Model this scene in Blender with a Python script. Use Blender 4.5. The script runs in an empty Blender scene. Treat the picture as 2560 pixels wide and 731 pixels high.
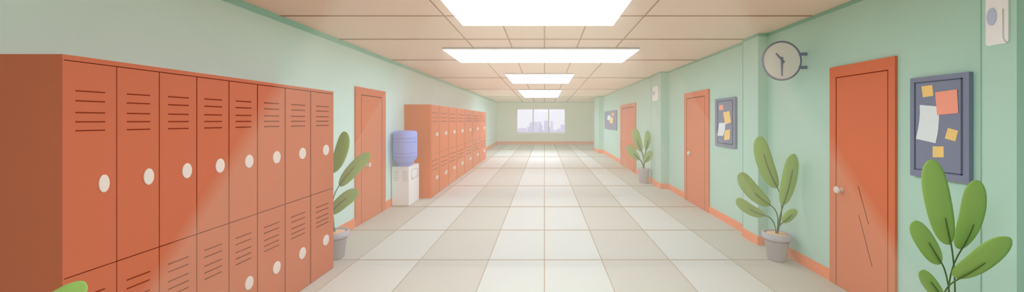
import bpy, bmesh, math, random
from mathutils import Vector
random.seed(4)
C = bpy.context.scene
COL = C.collection
PI = math.pi

# ------------------------------------------------------------------ measures
VX, VY, F, EYE = 1361.0, 302.0, 900.0, 1.65      # vanishing point and focal length in photo pixels, eye height
SL = 0.01                                        # the corridor floor rises gently away from the viewer
def fz(y): return SL*y                           # floor height
def P(px, py, Y): return Vector(((px-VX)*Y/F, Y, EYE-(py-VY)*Y/F))
def WY(px, X): return abs(X)*F/abs(px-VX)        # depth of a point seen at px on a wall x = X
def WP(px, py, X):
    Y = WY(px, X); return Vector((X, Y, EYE-(py-VY)*Y/F))
H = 2.778
XL = -2.842
YB = 21.68
Y0 = -6.8

# ------------------------------------------------------------------ materials
def lin(c):
    c /= 255.0
    return c/12.92 if c <= .04045 else ((c+.055)/1.055)**2.4
def mat(name, rgb, rough=.65, spec=.15, var=0.0, scale=6.0, linear=None):
    m = bpy.data.materials.new(name); m.use_nodes = True
    nt = m.node_tree; b = nt.nodes['Principled BSDF']
    col = linear if linear else tuple(lin(c) for c in rgb)
    b.inputs['Roughness'].default_value = rough
    b.inputs['Specular IOR Level'].default_value = spec
    if var > 0:
        tc = nt.nodes.new('ShaderNodeTexCoord'); n = nt.nodes.new('ShaderNodeTexNoise')
        n.inputs['Scale'].default_value = scale; n.inputs['Detail'].default_value = 3
        r = nt.nodes.new('ShaderNodeValToRGB')
        r.color_ramp.elements[0].position = .3; r.color_ramp.elements[1].position = .7
        r.color_ramp.elements[0].color = tuple(c*(1-var) for c in col)+(1,)
        r.color_ramp.elements[1].color = tuple(min(1, c*(1+var)) for c in col)+(1,)
        nt.links.new(tc.outputs['Object'], n.inputs['Vector'])
        nt.links.new(n.outputs['Fac'], r.inputs['Fac'])
        nt.links.new(r.outputs['Color'], b.inputs['Base Color'])
    else:
        b.inputs['Base Color'].default_value = col+(1,)
    return m
#MATS-BEGIN
M = {}
def dm(k, rgb, **kw): M[k] = mat(k, rgb, **kw)
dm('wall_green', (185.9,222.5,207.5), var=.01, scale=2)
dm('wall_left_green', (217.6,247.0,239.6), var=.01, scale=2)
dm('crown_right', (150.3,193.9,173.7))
dm('wall_front_peach', (205,152,126))  # unseen wall; peach picked to warm the light bounced onto viewer-facing sides
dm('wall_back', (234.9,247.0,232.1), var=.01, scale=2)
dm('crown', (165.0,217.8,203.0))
dm('ceiling', (247.0,218.7,199.8), var=.01, scale=3)
dm('ceiling_bar', (184.5,140.3,113.1))
dm('tile_light', (215.3,216.0,205.8), rough=.8, spec=.05, var=.008, scale=2)
dm('tile_dark', (204.8,201.3,188.1), rough=.8, spec=.05, var=.008, scale=2)
dm('grout', (182.8,166.1,143.7))
dm('locker', (205.9,110.9,78.4), rough=.5)
dm('locker_gap', (138.9,44.9,15.8))
dm('locker_far', (229.1,103.5,26.5), rough=.5)
dm('locker_far_gap', (206.4,87.5,20.3))
dm('locker_slot', (170.4,32.1,1.8))
dm('handle', (234.9,219.0,209.0), rough=.4)
dm('door', (223.7,124.8,87.5), rough=.55)
dm('door_gap', (139.2,44.2,16.2))
dm('base', (249.3,150.6,108.1), rough=.5)
dm('cream', (247.0,247.0,247.0), rough=.5)
dm('cream_line', (217.4,213.5,211.2))
dm('bottle', (160.5,174.0,247.0), rough=.35, spec=.3)
dm('bottle_band', (138.5,149.1,231.8), rough=.4)
dm('board', (137.3,144.1,168.8))
dm('board_line', (86.9,92.9,117.1))
dm('note_yellow', (252,216,140))
dm('note_pink', (255,172,150))
dm('note_white', (234,244,250))
dm('clock_rim', (137.3,144.1,168.8), rough=.4)
dm('clock_face', (247.0,247.0,247.0))
dm('leaf', (156.6,193.9,103.3), rough=.55)
dm('stem', (88.6,113.3,62.5))
dm('pot', (198,193,203))
dm('pot_groove', (146.5,144.9,161.1))
dm('soil', (249.3,201.4,157.4))
dm('white_frame', (252,252,252), rough=.5)
dm('lamp_edge', (225,218,218))
dm('lilac_building', (226,224,242), spec=0)
dm('lamp_grey', (194.3,203.2,228.9))
#MATS-END
def emission(name, col, s):
    m = bpy.data.materials.new(name); m.use_nodes = True; nt = m.node_tree; nt.nodes.clear()
    e = nt.nodes.new('ShaderNodeEmission'); o = nt.nodes.new('ShaderNodeOutputMaterial')
    e.inputs['Color'].default_value = col+(1,); e.inputs['Strength'].default_value = s
    nt.links.new(e.outputs[0], o.inputs['Surface']); return m
def lampmat(s):
    k = 'lamp_%g' % s
    if k not in M: M[k] = emission('lamp', (.93, 1.0, 1.07), s)
    return k
def haze(name, dens, col=(1,1,1)):
    m = bpy.data.materials.new(name); m.use_nodes = True; nt = m.node_tree; nt.nodes.clear()
    v = nt.nodes.new('ShaderNodeVolumeScatter'); o = nt.nodes.new('ShaderNodeOutputMaterial')
    v.inputs['Color'].default_value = col+(1,); v.inputs['Density'].default_value = dens
    nt.links.new(v.outputs[0], o.inputs['Volume']); return m
def glass(name):
    m = bpy.data.materials.new(name); m.use_nodes = True; nt = m.node_tree; nt.nodes.clear()
    t = nt.nodes.new('ShaderNodeBsdfTransparent'); g = nt.nodes.new('ShaderNodeBsdfGlossy')
    g.inputs['Roughness'].default_value = .05; mx = nt.nodes.new('ShaderNodeMixShader')
    mx.inputs[0].default_value = .03; o = nt.nodes.new('ShaderNodeOutputMaterial')
    nt.links.new(t.outputs[0], mx.inputs[1]); nt.links.new(g.outputs[0], mx.inputs[2]); nt.links.new(mx.outputs[0], o.inputs['Surface'])
    return m
M['glass'] = glass('glass')

# ------------------------------------------------------------------ mesh builder
class MB:
    def __init__(s): s.v = []; s.f = []; s.m = []; s.sm = []
    def add(s, vs, fs, mi=0, smooth=False):
        b = len(s.v); s.v += [Vector(v) for v in vs]
        for f in fs: s.f.append([b+i for i in f]); s.m.append(mi); s.sm.append(smooth)
        return s
    def box(s, a, b, mi=0):
        x0,x1 = sorted((a[0],b[0])); y0,y1 = sorted((a[1],b[1])); z0,z1 = sorted((a[2],b[2]))
        return s.hexa([(x0,y0,z0),(x1,y0,z0),(x1,y1,z0),(x0,y1,z0),(x0,y0,z1),(x1,y0,z1),(x1,y1,z1),(x0,y1,z1)], mi)
    def hexa(s, v, mi=0):
        return s.add(v, [(0,3,2,1),(4,5,6,7),(0,1,5,4),(1,2,6,5),(2,3,7,6),(3,0,4,7)], mi)
    def prism(s, pts, off, mi=0, smooth=False):      # polygon of 3D points extruded by the vector off
        n = len(pts); off = Vector(off); pts = [Vector(p) for p in pts]
        vs = pts+[p+off for p in pts]
        s.add(vs, [tuple(range(n)), tuple(reversed(range(n, 2*n)))], mi)
        b = len(s.v)-2*n
        for i in range(n):
            j = (i+1) % n; s.f.append([b+i, b+n+i, b+n+j, b+j]); s.m.append(mi); s.sm.append(smooth)
        return s
    def lathe(s, prof, c, n=40, mi=0, axis='z', cap=True, smooth=True, mis=None):
        c = Vector(c); vs = []
        for r, h in prof:
            for k in range(n):
                a = 2*PI*k/n
                if axis == 'z': vs.append(c+Vector((r*math.cos(a), r*math.sin(a), h)))
                elif axis == 'y': vs.append(c+Vector((r*math.cos(a), h, r*math.sin(a))))
                else: vs.append(c+Vector((h, r*math.cos(a), r*math.sin(a))))
        b = len(s.v); s.v += vs
        for i in range(len(prof)-1):
            for k in range(n):
                j = (k+1) % n
                s.f.append([b+i*n+k, b+i*n+j, b+(i+1)*n+j, b+(i+1)*n+k]); s.m.append(mis[i] if mis else mi); s.sm.append(smooth)
        if cap:
            s.f.append([b+k for k in reversed(range(n))]); s.m.append(mis[0] if mis else mi); s.sm.append(False)
            s.f.append([b+(len(prof)-1)*n+k for k in range(n)]); s.m.append(mis[-1] if mis else mi); s.sm.append(False)
        return s
    def tube(s, pts, r, n=8, mi=0):
        pts = [Vector(p) for p in pts]; b = len(s.v); L = len(pts)
        rs = r if isinstance(r, (list, tuple)) else [r]*L
        for i, p in enumerate(pts):
            t = (pts[min(i+1, L-1)]-pts[max(i-1, 0)]).normalized()
            u = t.cross(Vector((0,1,0)));
            if u.length < 1e-3: u = t.cross(Vector((1,0,0)))
            u.normalize(); w = t.cross(u).normalized()
            for k in range(n):
                a = 2*PI*k/n; s.v.append(p+(u*math.cos(a)+w*math.sin(a))*rs[i])
        for i in range(L-1):
            for k in range(n):
                j = (k+1) % n
                s.f.append([b+i*n+k, b+i*n+j, b+(i+1)*n+j, b+(i+1)*n+k]); s.m.append(mi); s.sm.append(True)
        s.f.append([b+k for k in range(n)]); s.m.append(mi); s.sm.append(False)
        s.f.append([b+(L-1)*n+k for k in range(n)]); s.m.append(mi); s.sm.append(False)
        return s
    def build(s, name, mats, parent=None, origin=None, bevel=0):
        if origin is None: origin = Vector(parent['_o']) if parent else Vector((0,0,0))
        origin = Vector(origin)
        me = bpy.data.meshes.new(name)
        me.from_pydata([tuple(v-origin) for v in s.v], [], s.f)
        if not isinstance(mats, (list, tuple)): mats = [mats]
        for m in mats: me.materials.append(M[m])
        for i, p in enumerate(me.polygons): p.material_index = s.m[i]; p.use_smooth = s.sm[i]
        bm = bmesh.new(); bm.from_mesh(me); bmesh.ops.recalc_face_normals(bm, faces=bm.faces); bm.to_mesh(me); bm.free()
        me.update()
        o = bpy.data.objects.new(name, me); COL.objects.link(o)
        if parent: o.parent = parent; o['_o'] = tuple(origin)
        else: o.location = origin; o['_o'] = tuple(origin)
        if bevel:
            b = o.modifiers.new('soft_edges', 'BEVEL'); b.width = bevel; b.segments = 3; b.limit_method = 'ANGLE'
        return o
def tag(o, label=None, cat=None, group=None, kind=None):
    if label: o['label'] = label
    if cat: o['category'] = cat
    if group: o['group'] = group
    if kind: o['kind'] = kind
    return o
def thing(name, loc, label, cat, group=None, kind=None):
    o = bpy.data.objects.new(name, None); COL.objects.link(o); o.location = loc; o['_o'] = tuple(loc)
    o.empty_display_size = .1
    return tag(o, label, cat, group, kind)
def rrect(y0, y1, z0, z1, r, X, n=5):                # rounded rectangle in a plane x = X
    pts = []
    for cy, cz, a0 in ((y1-r, z1-r, 0), (y0+r, z1-r, PI/2), (y0+r, z0+r, PI), (y1-r, z0+r, 1.5*PI)):
        for k in range(n+1):
            a = a0+k*PI/2/n; pts.append(Vector((X, cy+r*math.cos(a), cz+r*math.sin(a))))
    return pts

# ------------------------------------------------------------------ floor and ceiling
def lerp(a, b, t): return a+(b-a)*t
FY = [4.154, 5.247, 6.615, 8.634, 11.60, 14.95, 18.33]
rows = [YB]+FY[::-1]+[3.20, 2.35, 1.5, .65, -.2, -1.05, -1.9, -2.75, -3.6, -4.45, -5.3, -6.15]
# the long joints: (x at Y=3.4, x at the end wall)
FC = [(-2.151,-2.226), (-1.435,-1.366), (-.644,-.612), (0,0), (.663,.605), (1.446,1.366), (2.173,1.77)]
def fcx(i, y):
    a, b = FC[i]; return lerp(a, b, (y-3.4)/(YB-3.4))
fl = MB()
XE = 3.3
cols = [1, 0, 1, 0, 0, 1, 0, 1]
def colx(j, y):
    if j == 0: return -XE
    if j == len(FC)+1: return XE
    return fcx(j-1, y)
ys = sorted(rows+[Y0])
for k in range(len(ys)-1):
    a, b = ys[k], ys[k+1]
    for j in range(len(cols)):
        c = cols[j]
        if j == 7 and k == len(ys)-2: c = 0
        fl.add([(colx(j,a),a,fz(a)), (colx(j+1,a),a,fz(a)), (colx(j+1,b),b,fz(b)), (colx(j,b),b,fz(b))], [(0,1,2,3)], c)
e = .0008
for y in rows[1:]:
    w = min(.26, max(.012, 2.3*y*y/1485 if y > 0 else .012))/2
    fl.add([(-XE,y-w,fz(y-w)+e), (XE,y-w,fz(y-w)+e), (XE,y+w,fz(y+w)+e), (-XE,y+w,fz(y+w)+e)], [(0,1,2,3)], 2)
for i in range(len(FC)):
    def w(y): return max(.010, 2.3*y/F)/2
    for a, b in ((Y0, 3.4), (3.4, YB)):
        wa, wb = w(a), w(b)
        fl.add([(fcx(i,a)-wa,a,fz(a)+e), (fcx(i,a)+wa,a,fz(a)+e), (fcx(i,b)+wb,b,fz(b)+e), (fcx(i,b)-wb,b,fz(b)+e)], [(0,1,2,3)], 2)
fl.add([(-XE,Y0,-.25),(XE,Y0,-.25),(XE,YB,-.25),(-XE,YB,-.25)], [(0,3,2,1)], 1)
tag(fl.build('floor', ['tile_light', 'tile_dark', 'grout']), kind='structure')

ce = MB()
ce.box((-XE, Y0, H), (XE, YB, H+.12), 0)
CY = [3.867, 4.976, 6.68, 9.44, 12.93, 16.9]
for y in [2.95, 2.05, 1.15, .25, -.65, -1.55, -2.45, -3.35, -4.25, -5.15, -6.05]+CY:
    w = min(.16, max(.02, 2.2*y*y/1015))/2
    ce.box((-XE, y-w, H-.004), (XE, y+w, H+.01), 1)
CC = [(1.069,3.36,1.286), (.489,4.265,.602)]
lines = [(-1.069,3.36,-1.286), (-.489,4.265,-.602), (0,4,0), (.489,4.265,.600), (1.069,3.36,1.325)]
for xa, ya, xb in lines:
    def cx(y): return lerp(xa, xb, (y-ya)/(YB-ya))
    for a, b in ((Y0, 3.0), (3.0, YB)):
        wa, wb = max(.012, 2.4*a/F)/2, max(.012, 2.4*b/F)/2
        ce.hexa([(cx(a)-wa,a,H-.004), (cx(a)+wa,a,H-.004), (cx(b)+wb,b,H-.004), (cx(b)-wb,b,H-.004),
                 (cx(a)-wa,a,H+.01), (cx(a)+wa,a,H+.01), (cx(b)+wb,b,H+.01), (cx(b)-wb,b,H+.01)], 1)
tag(ce.build('ceiling', ['ceiling', 'ceiling_bar']), kind='structure')

# ------------------------------------------------------------------ walls
wl = MB(); wl.box((XL, Y0, -.3), (XL-.15, YB+.15, H+.1))
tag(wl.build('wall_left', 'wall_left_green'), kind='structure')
S2, S3, S4 = 2.69, 2.84, 2.885                       # right wall planes, from far to near
P1, P2, P3, P4 = 2.46, 2.67, 2.755, 2.755            # pilaster faces
RP = [(S4, Y0), (S4, 2.10), (P4, 2.10), (P4, 2.273), (S4, 2.273), (S4, 4.64), (P3, 4.64), (P3, 5.0), (S3, 5.0), (S3, 8.258),
      (P2, 8.258), (P2, 9.0), (S2, 9.0), (S2, 16.35), (P1, 16.35), (P1, 17.85), (3.05, 17.85), (3.05, YB+.15)]
wr = MB()
for i in range(len(RP)-1):
    (xa, ya), (xb, yb) = RP[i], RP[i+1]
    if abs(ya-yb) > 1e-6: wr.box((xa, ya, -.3), (3.3, yb, H+.1))
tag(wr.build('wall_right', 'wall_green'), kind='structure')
# end wall with the window opening
bx0, bx1 = P(1290.5,0,YB).x, P(1414.5,0,YB).x
bz0, bz1 = P(0,332.5,YB).z, P(0,271,YB).z
wb = MB()
wb.box((XL, YB, -.3), (bx0, YB+.15, H+.1)); wb.box((bx1, YB, -.3), (3.1, YB+.15, H+.1))
wb.box((bx0, YB, -.3), (bx1, YB+.15, bz0)); wb.box((bx0, YB, bz1), (bx1, YB+.15, H+.1))
tag(wb.build('wall_back', 'wall_back'), kind='structure')
wf = MB(); wf.box((-XE, Y0, -.3), (XE, Y0-.15, H+.1))  # unseen wall behind the viewer, coloured for its warm bounce
tag(wf.build('wall_front', 'wall_front_peach'), kind='structure')
# cornice bands
cr = MB(); cr.box((XL, Y0, H-.066), (XL+.012, YB, H)); tag(cr.build('trim_1', 'crown'), kind='structure')
def follow(path, prot, z0f, z1f, mb, mi=0):          # a moulding that follows the right wall
    for i in range(len(path)-1):
        (xa, ya), (xb, yb) = path[i], path[i+1]
        if abs(ya-yb) < 1e-6:                        # a face across the corridor
            s = -1 if xb < xa else 1
            if s > 0: continue
            a0, a1 = xb-prot, xa
            mb.box((a0, ya-prot, z0f(ya)), (a1, ya, z1f(ya)), mi)
        else:
            x = xa
            mb.hexa([(x-prot,ya,z0f(ya)), (x,ya,z0f(ya)), (x,yb,z0f(yb)), (x-prot,yb,z0f(yb)),
                     (x-prot,ya,z1f(ya)), (x,ya,z1f(ya)), (x,yb,z1f(yb)), (x-prot,yb,z1f(yb))], mi)
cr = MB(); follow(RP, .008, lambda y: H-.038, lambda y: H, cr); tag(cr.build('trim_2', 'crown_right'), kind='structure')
cr = MB(); cr.box((XL, YB, H-.05), (3.05, YB-.01, H)); tag(cr.build('trim_3', 'crown'), kind='structure')
# thin corner beads on the far edges of the pilasters
for k, (X, Y, w) in enumerate(((P4, 2.273, .0052), (P3, 5.0, .011), (P2, 9.0, .02))):
    b = MB(); b.box((X-.003, Y-w, fz(Y)+.11), (X+.002, Y+.001, H-.04))
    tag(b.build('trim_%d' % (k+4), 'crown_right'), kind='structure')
# baseboards
def bh_r(y): return .112 if y < 5.5 else (.112+(y-5.5)*.0045)
def bb_profile(mb, Xs, ya, yb, h0, h1, sgn, prot=.016):
    # sgn: direction into the corridor
    for (za, zb, p) in ((0, .86, prot), (.86, 1, prot*.6)):
        mb.hexa([(Xs+sgn*p,ya,fz(ya)+h0*za-(.02 if za == 0 else 0)), (Xs,ya,fz(ya)+h0*za-(.02 if za == 0 else 0)),
                 (Xs,yb,fz(yb)+h1*za-(.02 if za == 0 else 0)), (Xs+sgn*p,yb,fz(yb)+h1*za-(.02 if za == 0 else 0)),
                 (Xs+sgn*p,ya,fz(ya)+h0*zb), (Xs,ya,fz(ya)+h0*zb), (Xs,yb,fz(yb)+h1*zb), (Xs+sgn*p,yb,fz(yb)+h1*zb)])
DOORS = {}
def doorspan(n, X, prot, pn, pf): DOORS[n] = (WY(pn, X-prot if X > 0 else X+prot), WY(pf, X-prot if X > 0 else X+prot))
doorspan(1, XL, .022, 889.6, 964.4)
doorspan(2, S4, .023, 2237, 2073.8)
doorspan(3, S3, .025, 1771, 1710)
doorspan(4, S2, .03, 1588, 1550.3)
def cut(ya, yb, spans):
    out = []; cur = ya
    for a, b in sorted(spans):
        if a > ya and b < yb: out.append((cur, a)); cur = b
    out.append((cur, yb)); return out
bl = MB()
for a, b in cut(Y0, YB, [DOORS[1]]):
    hh = lambda y: .135 if y < 10 else .135+(y-10)*.0043
    bb_profile(bl, XL, a, b, hh(a), hh(b), 1)
tag(bl.build('baseboard_left', 'base'), kind='structure')
br = MB()
for i in range(len(RP)-1):
    (xa, ya), (xb, yb) = RP[i], RP[i+1]
    if abs(ya-yb) < 1e-6:
        if xb < xa:
            for za, zb, p in ((0, .86, .016), (.86, 1, .0096)):
                br.box((xb-p, ya-p, fz(ya)+bh_r(ya)*za-(.02 if za == 0 else 0)), (xa, ya, fz(ya)+bh_r(ya)*zb))
    else:
        for a, b in cut(ya, yb, [DOORS[2], DOORS[3], DOORS[4]]):
            bb_profile(br, xa, a, b, bh_r(a), bh_r(b), -1)
tag(br.build('baseboard_right', 'base'), kind='structure')
bk = MB(); bk.box((XL, YB, fz(YB)-.02), (3.05, YB-.016, fz(YB)+.165)); bk.box((XL, YB, fz(YB)+.165), (3.05, YB-.01, fz(YB)+.19))
tag(bk.build('baseboard_back', 'base'), kind='structure')

# ------------------------------------------------------------------ window and the town outside
w = thing('window_1', (0, YB, bz0), None, None, kind='structure')
fr = MB(); t = .07
yi, yo = YB-.03, YB+.10
fr.box((bx0, yi, bz0), (bx0+t, yo, bz1)); fr.box((bx1-t, yi, bz0), (bx1, yo, bz1))
fr.box((bx0, yi, bz1-t), (bx1, yo, bz1)); fr.box((bx0, yi, bz0), (bx1, yo, bz0+.03))
m1, m2 = P(1333,0,YB).x, P(1371.8,0,YB).x
for mx in (m1, m2): fr.box((mx-.035, yi+.005, bz0), (mx+.035, yo-.005, bz1))
fr.build('window_frame', 'white_frame', w)
si = MB(); si.box((P(1288,0,YB).x, YB-.12, P(0,337,YB).z), (P(1417,0,YB).x, YB+.05, bz0+.01)); si.build('window_sill', 'white_frame', w, bevel=.01)
for a, b in ((bx0+t, m1-.035), (m1+.035, m2-.035), (m2+.035, bx1-t)):
    g = MB(); g.box((a, YB+.03, bz0+.03), (b, YB+.036, bz1-t)); g.build('window_pane', 'glass', w)
def bpx(cx): return 1220+cx/4.568
def bpy_(cy): return 240+cy/4.568
blds = [([(325,348,380),(348,442,369)], 820, 'long low pale lilac block at the left end of the skyline outside'),
        ([(450,472,354),(472,517,303)], 860, 'pale lilac stepped tower just left of the first window mullion'),
        ([(517,563,297),(563,572,366)], 800, 'pale lilac tower just right of the first window mullion'),
        ([(572,610,297),(610,622,335)], 880, 'pale lilac tower with a low shoulder in the middle pane'),
        ([(622,640,390),(640,692,283)], 840, 'tallest pale lilac tower against the second mullion'),
        ([(694,713,355)], 900, 'narrow short lilac building at the start of the last pane'),
        ([(716,746,293),(746,795,392)], 810, 'slim tall lilac tower in the last window pane'),
        ([(795,832,378),(832,890,330)], 870, 'stepped lilac building at the right edge of the window')]
for parts, Y, lab in blds:
    mb = MB(); dep = 14
    for i, (a, b, tp) in enumerate(parts):
        A, B = P(bpx(a), 0, Y).x, P(bpx(b), bpy_(tp), Y)
        mb.box((A, Y+i*.02, -62), (B.x, Y+dep-i*1.5, B.z))
        mb.box((A+.15*(B.x-A), Y+4, B.z), (A+.6*(B.x-A), Y+dep-4, B.z+.12))
    c = P(bpx(parts[0][0]), 0, Y)
    tag(mb.build('building', 'lilac_building', origin=(c.x, Y, -62)), lab, 'building', 'pale town skyline outside the window')
gd = MB(); gd.box((-400, 500, -63), (400, 1000, -62)); tag(gd.build('ground', 'lilac_building'), kind='structure')

# ------------------------------------------------------------------ lockers
LX = -2.305
def zmid(y): return .868+.0115*y
def oval(X0, y, z, ry, rz, th, mb, n=36):
    for (s0, x0, s1, x1) in ((1, X0, 1, X0+th*.6), (1, X0+th*.6, .86, X0+th)):
        b = len(mb.v)
        for s, x in ((s0, x0), (s1, x1)):
            for k in range(n):
                a = 2*PI*k/n; mb.v.append(Vector((x, y+ry*s*math.cos(a), z+rz*s*math.sin(a))))
        for k in range(n):
            j = (k+1) % n; mb.f.append([b+k, b+j, b+n+j, b+n+k]); mb.m.append(0); mb.sm.append(True)
    b = len(mb.v)-n; mb.f.append([b+k for k in range(n)]); mb.m.append(0); mb.sm.append(False)
def slab(mb, X0, X1, ya, yb, z0a, z0b, z1a, z1b, mi=0):
    mb.hexa([(X0,ya,z0a),(X1,ya,z0a),(X1,yb,z0b),(X0,yb,z0b),(X0,ya,z1a),(X1,ya,z1a),(X1,yb,z1b),(X0,yb,z1b)], mi)
def locker(ya, yb, top, cap, mats, gap_px, vz_u, vz_l, vfr, vth, hfr, hz_u, hz_l, hw, hh, label, group, vdz=0, first=False, last=False):
    body, gapm, slotm = mats
    ym = (ya+yb)/2
    t = thing('locker', (LX, ym, fz(ym)), label, 'locker', group)
    D = .006
    b = MB(); slab(b, XL+.003, LX-D-.002, ya+.0004, yb-.0004, fz(ya), fz(yb), top, top)
    if first: b.box((LX-D-.002, ya+.0004, fz(ya)+.002), (LX, ya+.006, top-cap-.0005))
    b.build('body', body, t)
    g = MB(); slab(g, LX-D-.002, LX-D, ya+(.0061 if first else .0004), yb-.0004, fz(ya), fz(yb), top-max(cap, .004)-.0002, top-max(cap, .004)-.0002)
    g.build('door_gap', gapm, t)
    gw = gap_px*ym/(-LX*F/ym)/2                      # half a gap
    ga = .006 if first else gw
    gb = .003 if last else gw
    gz = gap_px*ym/F/2
    if cap:
        c = MB(); slab(c, LX-D-.0015, LX, ya, yb, top-cap, top-cap, top, top); c.build('top_rail', body, t)
    z1 = top-cap-(gz*1.6 if cap else 0)
    for up in (1, 0):
        d = MB()
        if up: slab(d, LX-D, LX, ya+ga, yb-gb, zmid(ya)+gz, zmid(yb)+gz, z1, z1)
        else: slab(d, LX-D, LX, ya+ga, yb-gb, fz(ya)+.006, fz(yb)+.006, zmid(ya)-gz, zmid(yb)-gz)
        dd = d.build('door', body, t)
        v = MB()
        for z in (vz_u if up else vz_l):
            z = z+(0 if up else vdz*ym)
            y0, y1 = lerp(ya, yb, vfr[0]), lerp(ya, yb, vfr[1])
            v.hexa([(LX-.001,y0,z-vth/2),(LX+.0012,y0,z-vth/2),(LX+.0012,y1,z-vth/2),(LX-.001,y1,z-vth/2),
                    (LX-.001,y0,z+vth/2),(LX+.0025,y0,z+vth/2),(LX+.0025,y1,z+vth/2),(LX-.001,y1,z+vth/2)])
        v.build('vent_slots', slotm, dd)
        h = MB(); oval(LX, lerp(ya, yb, hfr), (hz_u if up else hz_l+vdz*ym), hw/2, hh/2, .006, h); h.build('handle', 'handle', dd)
    return t
B1 = [156, 291.7, 398.3, 492, 572.4, 643.7, 712.8, 776.5, 834]
ordw = ['first', 'second', 'third', 'fourth', 'fifth', 'sixth', 'seventh', 'eighth']
for i in range(8):
    ya, yb = (WY(p, LX) for p in (B1[i], B1[i+1])); k = i/7; ym = (ya+yb)/2
    lab = {0: 'nearest orange two-door locker, its plain dark side facing the viewer',
           7: 'last orange two-door locker of the near row, beside the potted plant'}.get(i, 'orange two-door locker, %s from the near end of the near row' % ordw[i])
    locker(ya, yb, 1.969, .025, ('locker', 'locker_gap', 'locker_gap'), 2.7, [1.797,1.748,1.690,1.644,1.600], [.768,.72,.66,.613,.57],
           (.22, .76), 2.9*ym/F, lerp(.74,.64,k), lerp(1.321,1.340,k), lerp(.372,.389,k), lerp(.046,.104,k), lerp(.093,.11,k), lab,
           'orange lockers of the near row', first=(i == 0), last=(i == 7))
B2 = [1076.4, 1098.6, 1121.1, 1141.4, 1161.5, 1181.4, 1199.5, 1215.3]
for i in range(7):
    ya, yb = (WY(p, LX) for p in (B2[i], B2[i+1])); k = i/6; ym = (ya+yb)/2
    lab = {0: 'nearest pale orange locker of the far row, beside the water cooler',
           6: 'farthest pale orange locker, at the end of the far row'}.get(i, 'pale orange two-door locker, %s from the water cooler in the far row' % ordw[i])
    locker(ya, yb, 1.978, 0, ('locker_far', 'locker_far_gap', 'locker_slot'), 2.0, [1.812,1.715,1.634], [.746,.647,.557],
           (.15, .84), .019+.02*k, lerp(.72,.72,k), lerp(1.358,1.37,k), .36, .19+.13*k, lerp(.088,.115,k), lab,
           'pale orange lockers of the far row', vdz=.0095, first=(i == 0), last=(i == 6))

# ------------------------------------------------------------------ doors
def make_door(n, Xw, prot, ya, yb, ztop, iya, iyb, iz, knob, kd, gpx=2.6, scr=None):
    # ya..yb: frame along the wall, iya..iyb / iz: leaf
    s = -1 if Xw > 0 else 1
    Xf = Xw+s*prot; ym = (ya+yb)/2
    t = thing('door_%d' % n, (Xw, ym, fz(ym)), None, None, kind='structure')
    g = gpx*ym/F
    f = MB()
    slab(f, Xw, Xf, ya, iya, fz(ya)-.01, fz(iya)-.01, ztop, ztop)
    slab(f, Xw, Xf, iyb, yb, fz(iyb)-.01, fz(yb)-.01, ztop, ztop)
    slab(f, Xw, Xf, iya, iyb, iz, iz, ztop, ztop)
    f.build('door_frame', 'door', t)
    q = MB(); slab(q, Xw, Xw+s*(prot-.004), iya, iyb, fz(iya)-.01, fz(iyb)-.01, iz, iz); q.build('door_rebate', 'door_gap', t)
    l = MB(); slab(l, Xw+s*(prot-.004), Xf-s*.002, iya+g, iyb-g, fz(iya)+.004, fz(iyb)+.004, iz-g, iz-g)
    lf = l.build('door_leaf', 'door', t)
    K = MB(); Xk = Xf-s*.002
    prof = [(kd*.30, 0), (kd*.30, s*.01), (kd*.2, s*.014), (kd*.2, s*.03), (kd*.42, s*.036), (kd*.5, s*.048), (kd*.42, s*.060), (kd*.2, s*.066)]
    K.lathe(prof, (Xk, knob[0], knob[1]), 28, 0, 'x'); K.build('door_knob', 'handle', lf)
    if scr:
        for a, b in scr:
            A, B = WP(a[0], a[1], Xk), WP(b[0], b[1], Xk)
            d = (B-A).normalized(); nrm = Vector((0, -d.z, d.y))*.0042
            m = MB(); m.prism([A-nrm, B-nrm, B+nrm, A+nrm], (s*.001, 0, 0)); m.build('scratch', 'door_gap', lf)
    return t
X = XL+.022
ya, yb = DOORS[1]
make_door(1, XL, .022, ya, yb, 2.165, WY(903,X), WY(955.6,X), 2.056, (WY(916.6,X), 1.65-110.7*WY(916.6,X)/F), .082)
X = S4-.023
ya, yb = DOORS[2]
make_door(2, S4, .023, ya, yb, 2.180, WY(2220.5,X), WY(2089,X), 2.076, (WY(2103.9,X), .983), .071,
          scr=[((2145.5,466),(2171.8,562)), ((2146.9,538),(2180.4,667.5))])
X = S3-.025
ya, yb = DOORS[3]
make_door(3, S3, .025, ya, yb, 2.195, WY(1762,X), WY(1716,X), 2.094, (WY(1727.3,X), 1.024), .092)
X = S2-.03
ya, yb = DOORS[4]
make_door(4, S2, .03, ya, yb, 2.180, WY(1584.8,X), WY(1555,X), 2.082, (WY(1562.9,X), 1.058), .080)

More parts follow.
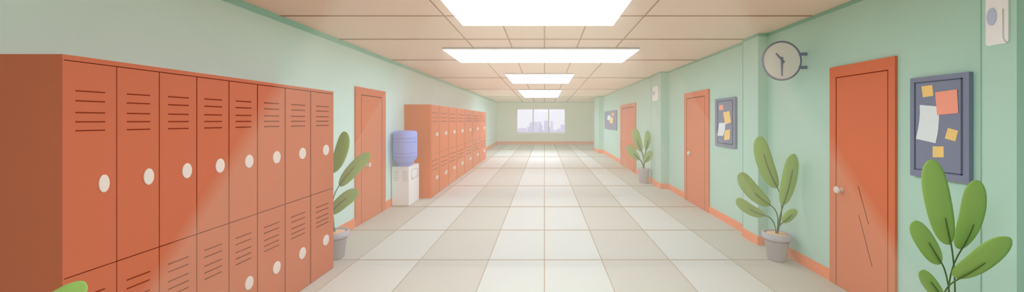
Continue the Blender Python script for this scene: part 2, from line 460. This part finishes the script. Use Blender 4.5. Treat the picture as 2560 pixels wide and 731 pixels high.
# ------------------------------------------------------------------ notice boards and notes
def board(Xw, prot, pxf, pxn, zt, zb, r, label, inner=None, lw=2.0):
    Xf = Xw-prot; ya, yb = WY(pxn, Xf), WY(pxf, Xf); ym = (ya+yb)/2
    t = thing('notice_board', (Xw, ym, zb), label, 'notice board', 'grey notice boards on the right wall')
    m = MB(); m.prism(rrect(ya, yb, zb, zt, r, Xw-.002), (-prot+.002, 0, 0)); m.build('panel', 'board', t)
    if inner:
        iya, iyb, izt, izb = inner; w = lw*ym/F; wy = w*1.2
        f = MB()
        f.box((Xf, iya, izb), (Xf-.003, iya+wy, izt)); f.box((Xf, iyb-wy, izb), (Xf-.003, iyb, izt))
        f.box((Xf, iya, izt-w), (Xf-.003, iyb, izt)); f.box((Xf, iya, izb), (Xf-.003, iyb, izb+w))
        f.build('border_line', 'board_line', t)
    return Xf
def note(Xf, pts, cropf, lift, mk, name, label, cat, group):
    w = [WP(*cropf(*p), Xf-lift) for p in pts]
    c = sum(w, Vector())/len(w)
    m = MB(); m.prism(w, (-.0015, 0, 0))
    return tag(m.build(name, mk, origin=c), label, cat, group)
def cA(x, y): return 2260+x/2.439, 170+y/2.439
def cB(x, y): return 1680+x/4.063, 210+y/4.063
def cC(x, y): return 1460+x/4.061, 220+y/4.061
XfA = board(S4, .03, 2275.2, 2422.4, 1.980, 1.223, .006, 'large grey notice board with dark inner border right of the nearest door',
            (2.458, 2.778, 1.943, 1.275), 2.6)
gA = 'papers pinned to the large notice board'
note(XfA, [(107,113),(116,180),(181,170),(173,104)], cA, .0005, 'note_yellow', 'sticky_note', 'yellow sticky note in the top corner of the large notice board', 'sticky note', gA)
note(XfA, [(97,226),(98,280),(95,320),(88,366),(74,433),(193,460),(203,415),(210,370),(214,310),(213,236)], cA, .0005, 'note_white', 'paper_sheet', 'curled white sheet partly under the pink note on the large board', 'paper', gA)
note(XfA, [(191,149),(202,288),(332,276),(324,131)], cA, .0025, 'note_pink', 'paper_sheet', 'big square pink paper on the large notice board', 'paper', gA)
note(XfA, [(269,366),(249,430),(314,449),(331,384)], cA, .0005, 'note_yellow', 'sticky_note', 'tilted yellow sticky note low beside the white sheet on the large board', 'sticky note', gA)
note(XfA, [(176,479),(176,546),(243,546),(243,479)], cA, .0005, 'note_yellow', 'sticky_note', 'lowest yellow sticky note on the large board, straight, above a leaf', 'sticky note', gA)
XfB = board(S3, .03, 1787.3, 1837.8, 2.003, 1.237, .02, 'grey framed notice board between the middle door and the pilaster with the clock',
            (WY(1832,S3-.03), WY(1793.5,S3-.03), 1.965, 1.285), 2.4)
gB = 'papers pinned to the middle notice board'
note(XfB, [(479,216),(479,268),(520,265),(520,214)], cB, .0005, 'note_pink', 'sticky_note', 'small pink note at the top of the middle notice board', 'sticky note', gB)
note(XfB, [(520,290),(541,413),(600,390),(583,276)], cB, .0005, 'note_yellow', 'paper_sheet', 'tilted yellow sheet below the pink note on the middle board', 'paper', gB)
note(XfB, [(540,472),(532,520),(532,573),(586,563),(590,463)], cB, .0005, 'note_yellow', 'paper_sheet', 'lower yellow sheet at the bottom of the middle board', 'paper', gB)
note(XfB, [(478,398),(472,460),(461,527),(522,528),(533,490),(541,440),(541,395)], cB, .0025, 'note_white', 'paper_sheet', 'curled pale sheet left of the yellow ones on the middle board', 'paper', gB)
XfC = board(S2, .03, 1511.2, 1541.3, 2.048, 1.287, .035, 'small plain grey notice board beyond the farthest door')
gC = 'papers pinned to the farthest notice board'
note(XfC, [(278,255),(279,286),(305,285),(305,252)], cC, .0005, 'note_pink', 'sticky_note', 'pink note on the farthest notice board', 'sticky note', gC)
note(XfC, [(240,282),(237,326),(268,330),(270,280)], cC, .0005, 'note_white', 'paper_sheet', 'pale blue sheet on the farthest notice board', 'paper', gC)
note(XfC, [(268,303),(258,356),(291,361),(296,300)], cC, .0025, 'note_yellow', 'paper_sheet', 'yellow sheet on the farthest notice board', 'paper', gC)

# ------------------------------------------------------------------ clock
cY = 3.96
cc = P(1953.8, 152.4, cY); R = 49.8*cY/F
ck = thing('wall_clock', (S4, cY, cc.z), 'round wall clock with cream face and grey rim on two short brackets', 'clock')
m = MB(); m.lathe([(R-.018,-.010),(R-.003,-.012),(R,-.009),(R,.009),(R-.003,.012),(R-.018,.010)], cc, 72, 0, 'y', cap=False)
m.lathe([(R-.018,-.010),(R-.019,0),(R-.018,.010)], cc, 72, 0, 'y', cap=False); m.build('rim', 'clock_rim', ck)
m = MB(); m.lathe([(R-.017,-.006),(R-.017,.006)], cc, 72, 0, 'y'); m.build('face', 'clock_face', ck)
def hand(a, b, wa, wb, y, name):
    A, B = P(a[0], a[1], cY), P(b[0], b[1], cY); A.y = B.y = cc.y+y
    d = (B-A).normalized(); n_ = Vector((-d.z, 0, d.x))
    m = MB(); m.prism([A-n_*wa, B-n_*wb, B+n_*wb, A+n_*wa], (0, -.003, 0)); m.build(name, 'clock_rim', ck)
hand((1958.5,155.5), (1939.3,133.9), .0125, .0075, -.0065, 'hour_hand')
hand((1953.4,143.3), (1953.4,190.8), .0125, .0065, -.0098, 'minute_hand')
m = MB(); c2 = P(1955.8,156,cY); m.prism([(c2.x-.006,cY-.0132,c2.z-.022),(c2.x+.019,cY-.0132,c2.z+.001),(c2.x+.008,cY-.0132,c2.z+.016),(c2.x-.006,cY-.0132,c2.z+.02)], (0,-.003,0)); m.build('hub', 'clock_rim', ck)
for z0, z1 in ((131.9,138.9),(165.2,172.6)):
    a, b = P(1996,z1,cY), P(2013,z0,cY)
    m = MB(); m.box((cc.x+R-.045 if False else a.x, cY-.012, a.z), (S4-.001, cY+.012, b.z)); m.build('bracket', 'clock_rim', ck)

# ------------------------------------------------------------------ wall units on pilasters
def wall_unit(X, pf, pn, zt, zb, label, oval_px, loop=False):
    ya, yb = WY(pn, X-.01), WY(pf, X-.01); ym = (ya+yb)/2
    t = thing('wall_box', (X, ym, zb), label, 'wall box', 'white wall units on the pilasters')
    m = MB(); m.prism(rrect(ya, yb, zb, zt, .16*(yb-ya), X-.001), (-.009, 0, 0)); m.build('casing', 'cream', t)
    (ox, oy, rx, ry) = oval_px; c = WP(ox, oy, X-.01)
    m = MB(); n = 32; ryy = rx*c.y*c.y/(abs(X)*F); rz = ry*c.y/F
    m.prism([(X-.01, c.y+ryy*math.cos(2*PI*k/n), c.z+rz*math.sin(2*PI*k/n)) for k in range(n)], (-.004,0,0)); m.build('dial', 'lamp_grey', t)
    if loop:
        m = MB(); pts = [WP(2507.5,22,X-.011), WP(2507.5,85,X-.011), WP(2508.5,96,X-.011), WP(2512,103,X-.011), WP(2519,106.5,X-.011)]
        m.tube(pts, .0028); m.build('groove', 'cream_line', t)
wall_unit(P4, 2464, 2520, 2.46, 2.112, 'white wall unit with grey oval dial at the top right corner, cut by the frame', (2479.8,42,12.2,22), True)
wall_unit(P2, 1631, 1645, 2.475, 2.128, 'small white wall unit with grey dial on the pilaster by the small plant', (1634.8,233.4,3,5.3))

# ------------------------------------------------------------------ water cooler
Xc0, Xc1, Yc0, Yc1 = -2.822, -2.5, 6.65, 7.19
zt = .80; zf = fz(Yc0)
wc = thing('water_cooler', ((Xc0+Xc1)/2, (Yc0+Yc1)/2, zf), 'cream water cooler stand against the left wall before the far lockers', 'water cooler')
m = MB(); m.box((Xc0, Yc0, zf+.004), (Xc1, Yc1, zt)); m.build('body', 'cream', wc, bevel=.012)
def kp(x, y): return 960+x/3.3227, 310+y/3.3227
for x0, x1 in ((80,124),(151,195)):
    m = MB()
    for yy in (397, 414, 433, 450, 468):
        a, b = P(*kp(x0, yy+4), Yc0), P(*kp(x1, yy-4), Yc0)
        m.box((a.x, Yc0+.001, a.z), (b.x, Yc0-.0025, b.z))
    m.build('vent_slots', 'cream_line', wc)
q = [kp(230,385), kp(240,376), kp(281,367), kp(281,432), kp(230,460)]
pts = [WP(x, y, Xc1) for x, y in q]; pts.append(pts[0])
m = MB(); m.tube([p+Vector((.001,0,0)) for p in pts], .008); m.build('dispenser_rim', 'cream_line', wc)
bc = Vector((-348*6.75/F, 6.75, 0)); rb = .214
def bz(y): return EYE-(y-VY)*6.75/F
prof = [(.10, zt+.001), (.125, bz(412)), (.155, bz(408)), (.158, bz(403.5)), (rb-.012, bz(397.5)), (rb, bz(391)), (rb, bz(383)), (rb, bz(334)), (rb-.012, bz(329)), (rb-.045, bz(327)), (.02, bz(326))]
wb_ = thing('water_bottle', (bc.x, bc.y, zt), 'lavender plastic water bottle upside down on the cream cooler', 'water bottle')
m = MB(); m.lathe([(r, z) for r, z in prof], bc, 56); m.build('bottle_body', 'bottle', wb_)
for y in (345.6, 354.2, 381.5, 391.3):
    m = MB(); m.lathe([(rb-.003, bz(y)-.008), (rb+.0025, bz(y)-.005), (rb+.0025, bz(y)+.005), (rb-.003, bz(y)+.008)], bc, 56, cap=False); m.build('band', 'bottle_band', wb_)
m = MB(); m.lathe([(.150, bz(407.2)-.006), (.162, bz(407.2)-.003), (.162, bz(407.2)+.006), (.15, bz(407.2)+.008)], bc, 56, cap=False); m.build('band', 'bottle_band', wb_)

# ------------------------------------------------------------------ ceiling lights
def light_box(x0, x1, y0, y1, label, power):
    t = thing('ceiling_light', ((x0+x1)/2, (y0+y1)/2, H), label, 'ceiling light', 'white ceiling light panels')
    zb = 2.745; m = MB()
    e_ = .006
    m.box((x0, y0, zb), (x1, y0+e_, H)); m.box((x0, y1-e_, zb), (x1, y1, H))
    m.box((x0, y0, zb), (x0+e_, y1, H)); m.box((x1-e_, y0, zb), (x1, y1, H)); m.box((x0, y0, H-.008), (x1, y1, H-.001))
    m.build('housing', 'lamp_edge', t)
    m = MB(); m.box((x0+e_*.2, y0+e_*.2, zb-.003), (x1-e_*.2, y1-e_*.2, zb+.004)); m.build('diffuser', lampmat(power), t)
light_box(-.938, .790, 2.40, 4.141, 'nearest white ceiling light panel, cut by the top of the picture', 5.2)
light_box(-1.569, 1.464, 5.536, 6.773, 'widest white ceiling light panel, second from the viewer', 4.4)
light_box(-.93, .705, 8.518, 10.563, 'third white ceiling light panel, above mid corridor', 5.5)
light_box(-.94, .625, 12.97, 17.08, 'farthest white ceiling light panel before the window', 6.3)
light_box(-.93, .78, -.5, 1.2, 'white ceiling light panel overhead, above the viewer', 5)
light_box(-.93, .78, -5.0, -3.0, 'added white ceiling light panel, unseen behind the viewer', 4.2)  # added unseen lamp, brightens the foreground

# ------------------------------------------------------------------ plants
def bez(a, b, c, t): return a*(1-t)**2+b*2*t*(1-t)+c*t*t
def plant(name, center, pot, S, leaves, Yc, label, lipped=True, stem_px=2.5, pot_top=None):
    # leaves: dict(tip, base, hw, vein, bulge(px perpendicular), dy_tip, dy_base, roll)
    X, Y = center; z0 = fz(Y)
    rb_, rt, h = pot
    t = thing(name, (X, Y, z0), label, 'potted plant')
    c = (X, Y, z0)
    m = MB()
    if lipped:
        m.lathe([(rb_-.012, .002), (rb_, .012), (rt*.86, h*.78), (rt, h*.79), (rt*1.02, h*.80), (rt, h), (rt-.014, h), (rt-.016, h-.03), (.01, h-.03)], c, 48)
    else:
        m.lathe([(rb_-.012, .002), (rb_, .014), (rt*.93, h*.88), (rt, h*.9), (rt, h), (rt-.014, h), (rt-.016, h-.03), (.01, h-.03)], c, 48)
    pp = m.build('pot', 'pot', t)
    if lipped:
        m = MB(); m.lathe([(rt*.845, h*.72), (rt*.862, h*.725), (rt*.868, h*.745), (rt*.85, h*.75)], c, 48, cap=False); m.build('groove', 'pot_groove', pp)
    m = MB(); m.lathe([(rt-.015, h-.02), (rt*.5, h-.008), (.01, h-.004)], c, 40); m.build('soil', 'soil', t)
    root = Vector((X, Y, z0+h-.01))
    for L in leaves:
        dt, db = L.get('dt', 0), L.get('db', 0)
        A, B = P(*L['base'], Y+db), P(*L['tip'], Y+dt)
        hw = L['hw']*Y/F; roll = L.get('roll', .25)
        ax = B-A; perp = Vector((-ax.z, 0, ax.x)).normalized()
        mid = (A+B)/2+perp*(L.get('bulge', 0)*Y/F*2)+Vector((0, L.get('arch', -.03), 0))
        n = 22; m = MB(); th = .0035
        crs = perp*1+Vector((0, math.tan(roll), 0))
        vs = []; sec = 7
        for i in range(n+1):
            tt = .5-.5*math.cos(PI*i/n); p = bez(A, mid, B, tt); d = (bez(A, mid, B, min(1, tt+.01))-bez(A, mid, B, max(0, tt-.01))); 
            pr = Vector((-d.z, 0, d.x)).normalized()+Vector((0, math.tan(roll), 0))
            u = 2*tt-1
            w_ = hw*max(.0, 1-abs(u)**2.7)**.5*(.90+.12*tt)
            for k in range(sec):
                q = 2*k/(sec-1)-1
                vs.append(p+pr*(w_*q)+Vector((0, .10*w_*abs(q)**1.5*2, 0)))
        N = (n+1)*sec; b = len(m.v)
        m.v += vs+[v+Vector((0, th, 0)) for v in vs]
        def F_(f, sm=True): m.f.append([b+i for i in f]); m.m.append(0); m.sm.append(sm)
        for i in range(n):
            for k in range(sec-1):
                q = i*sec+k; F_([q, q+1, q+sec+1, q+sec]); F_([N+q, N+q+sec, N+q+sec+1, N+q+1])
            for k in (0, sec-1): q = i*sec+k; F_([q, q+sec, N+q+sec, N+q], False)
        lf = m.build('leaf', 'leaf', t)
        # stem with the midrib lying on the leaf
        tv = L.get('tv', .6); pts = []
        sA = bez(A, mid, B, 0)
        ctrl = L.get('ctrl')
        off = Vector((0, -.006-.001*stem_px, 0))
        for i in range(13):
            tt = tv*(1-i/12); pts.append(bez(A, mid, B, tt)+off)
        tdir = (bez(A, mid, B, 0)-bez(A, mid, B, .12)); tdir *= (root-sA).length*.45/max(1e-4, tdir.length)
        cpt = sA+tdir; rr = root+Vector(((A.x-X)*.12, (A.y-Y)*.1-.01, 0))
        for i in range(1, 13):
            pts.append(bez(sA+off, cpt, rr, i/12))
        r0 = stem_px*Y/F/2
        m = MB(); m.tube(pts, [r0*(.75+.25*min(1, i/8)) for i in range(len(pts))]); m.build('stem', 'stem', lf)
    return t
plant('potted_plant', (580.9*4.16/F, 4.16), (.096, .146, .315), 1, [
    dict(tip=(1899,341), base=(1943,471), hw=19, tv=.68, bulge=8, dt=-.06, db=.0),
    dict(tip=(1984,385), base=(1957,514), hw=19, tv=.70, bulge=-5, dt=-.14, db=-.07, roll=.03, arch=0),
    dict(tip=(1851,432), base=(1926,514), hw=18, tv=.44, bulge=8, dt=-.05, db=-.02, arch=0),
    dict(tip=(1843,497), base=(1914,540), hw=13.5, tv=.53, bulge=7, dt=-.07, db=-.04, arch=0),
    dict(tip=(1990,524), base=(1957,556), hw=12.5, tv=.6, bulge=-2, dt=-.14, db=-.10, roll=.03, arch=0)], 4.16,
    'large leafy plant in grey lipped pot beside the pilaster below the clock')
plant('potted_plant', (523*4.22/-F, 4.22), (.096, .146, .315), 1, [
    dict(tip=(861,329), base=(826,432), hw=20, tv=.1, bulge=-8, dt=.04, db=.05),
    dict(tip=(924,384), base=(848,466), hw=18, tv=.55, bulge=3, dt=.05, db=.0),
    dict(tip=(895,478), base=(826,535), hw=18, tv=.65, bulge=4, dt=-.02, db=-.02),
    dict(tip=(800,400), base=(822,500), hw=16, tv=.6, bulge=3, dt=.06, db=.03)], 4.22,
    'leafy plant in grey pot half hidden behind the near lockers')
plant('potted_plant', (1019*2.15/F, 2.15), (.096, .146, .315), 1, [
    dict(tip=(2330,399), base=(2374,613), hw=27, tv=.34, bulge=7, dt=-.05, db=.0),
    dict(tip=(2440,451), base=(2399,624), hw=25, tv=.38, bulge=-9, dt=-.1, db=.0),
    dict(tip=(2285,554), base=(2352,661), hw=20.5, tv=.56, bulge=4, dt=-.12, db=-.02),
    dict(tip=(2516,592), base=(2392,697), hw=29, tv=.44, bulge=-6, dt=-.22, db=-.04),
    dict(tip=(2303,677), base=(2358,752), hw=15, tv=.7, bulge=3, dt=-.2, db=-.06)], 2.15,
    'big dark green plant in front of the large notice board', stem_px=3)
plant('potted_plant', (249.5*9.02/F-.01, 9.02), (.105, .150, .365), 1, [
    dict(tip=(1588,322), base=(1604,379), hw=10, tv=.52, bulge=3, dt=-.1, db=.0),
    dict(tip=(1618.5,327), base=(1615,375), hw=7.5, tv=.5, bulge=-2, dt=-.1, db=.0),
    dict(tip=(1569.5,363), base=(1599,399), hw=9.5, tv=.45, bulge=3, dt=-.2, db=-.05),
    dict(tip=(1626,377), base=(1612,406), hw=8, tv=.55, bulge=-2, dt=-.3, db=-.15)], 9.02,
    'small pale plant in plain grey pot near the farthest door', lipped=False, stem_px=3)
plant('potted_plant', (-2.06, 1.28), (.096, .146, .315), 1, [
    dict(tip=(214,713), base=(60,800), hw=34, tv=.3, bulge=-4, dt=.10, db=.02),
    dict(tip=(-190,800), base=(-110,1000), hw=36, tv=.5, bulge=4, dt=.05, db=.0),
    dict(tip=(-20,830), base=(-70,1000), hw=30, tv=.5, bulge=-4, dt=-.1, db=-.05)], 1.28,
    'plant whose leaf tip shows at the bottom before the nearest locker')

# ------------------------------------------------------------------ thin haze sheets shaped and tinted as light beams under the lamps
def shaft(rows_, th, dens, label):
    m = MB(); n = len(rows_); vs = []
    for (py, pl, pr, Y) in rows_:
        for yy in (Y-th/2, Y+th/2):
            for px in (pl, pr):
                p = P(px, py, Y); vs.append((p.x, yy, p.z))
    fs = []
    for i in range(n-1):
        a, b = i*4, i*4+4
        fs += [(a,a+1,b+1,b), (a+2,b+2,b+3,a+3), (a,b,b+2,a+2), (a+1,a+3,b+3,b+1)]
    fs += [(0,2,3,1), ((n-1)*4,(n-1)*4+1,(n-1)*4+3,(n-1)*4+2)]
    m.add(vs, fs); M['hz'] = haze('beam_haze_sheet', dens/th, (1, .94, .68))
    tag(m.build('beam_haze_sheet', 'hz'), label, 'haze', kind='stuff')
TAU = .14
shaft([(-310,1039,1644,1.6), (0,840,1842,1.6), (731,370,2310,1.6), (1215,59,2619,1.6)], .10, TAU, 'widest pale haze sheet shaped like a light beam from the lamp above the viewer')
shaft([(2,1100,1584,3.27), (120,1030,1657,3.965), (520,793,1907,3.965), (640,722,1982,3.965), (662,719,1995,3.965)], .04, .11, 'pale haze sheet shaped like a light beam from the nearest ceiling panel')
shaft([(126,1106,1601,5.56), (250,1080,1632,7.335), (490,1080,1690,7.335)], .06, .11, 'pale haze sheet shaped like a light beam from the widest ceiling panel')
shaft([(182,1266,1436,8.2), (471,1111,1606,8.2)], .10, .10, 'pale haze sheet shaped like a light beam from the third ceiling panel')

# ------------------------------------------------------------------ world, camera, view
W = bpy.data.worlds.new('world'); C.world = W; W.use_nodes = True
bg = W.node_tree.nodes['Background']; bg.inputs['Color'].default_value = (.92, .91, 1.0, 1); bg.inputs['Strength'].default_value = .93
cam = bpy.data.cameras.new('camera'); co = bpy.data.objects.new('camera', cam); COL.objects.link(co)
co.location = (0, 0, EYE); co.rotation_euler = (PI/2, 0, 0)
cam.sensor_fit = 'HORIZONTAL'; cam.sensor_width = 36; cam.lens = F/2560*36
cam.shift_x = -(VX-1280)/2560; cam.shift_y = (VY-365.5)/2560
cam.clip_start = .05; cam.clip_end = 3000
C.camera = co
vs_ = C.view_settings; vs_.view_transform = 'Standard'; vs_.look = 'None'; vs_.gamma = 1; vs_.exposure = .12; vs_.use_curve_mapping = False
C.cycles.max_bounces = 14; C.cycles.diffuse_bounces = 10; C.cycles.volume_bounces = 1; C.cycles.transparent_max_bounces = 12
C.cycles.use_denoising = True
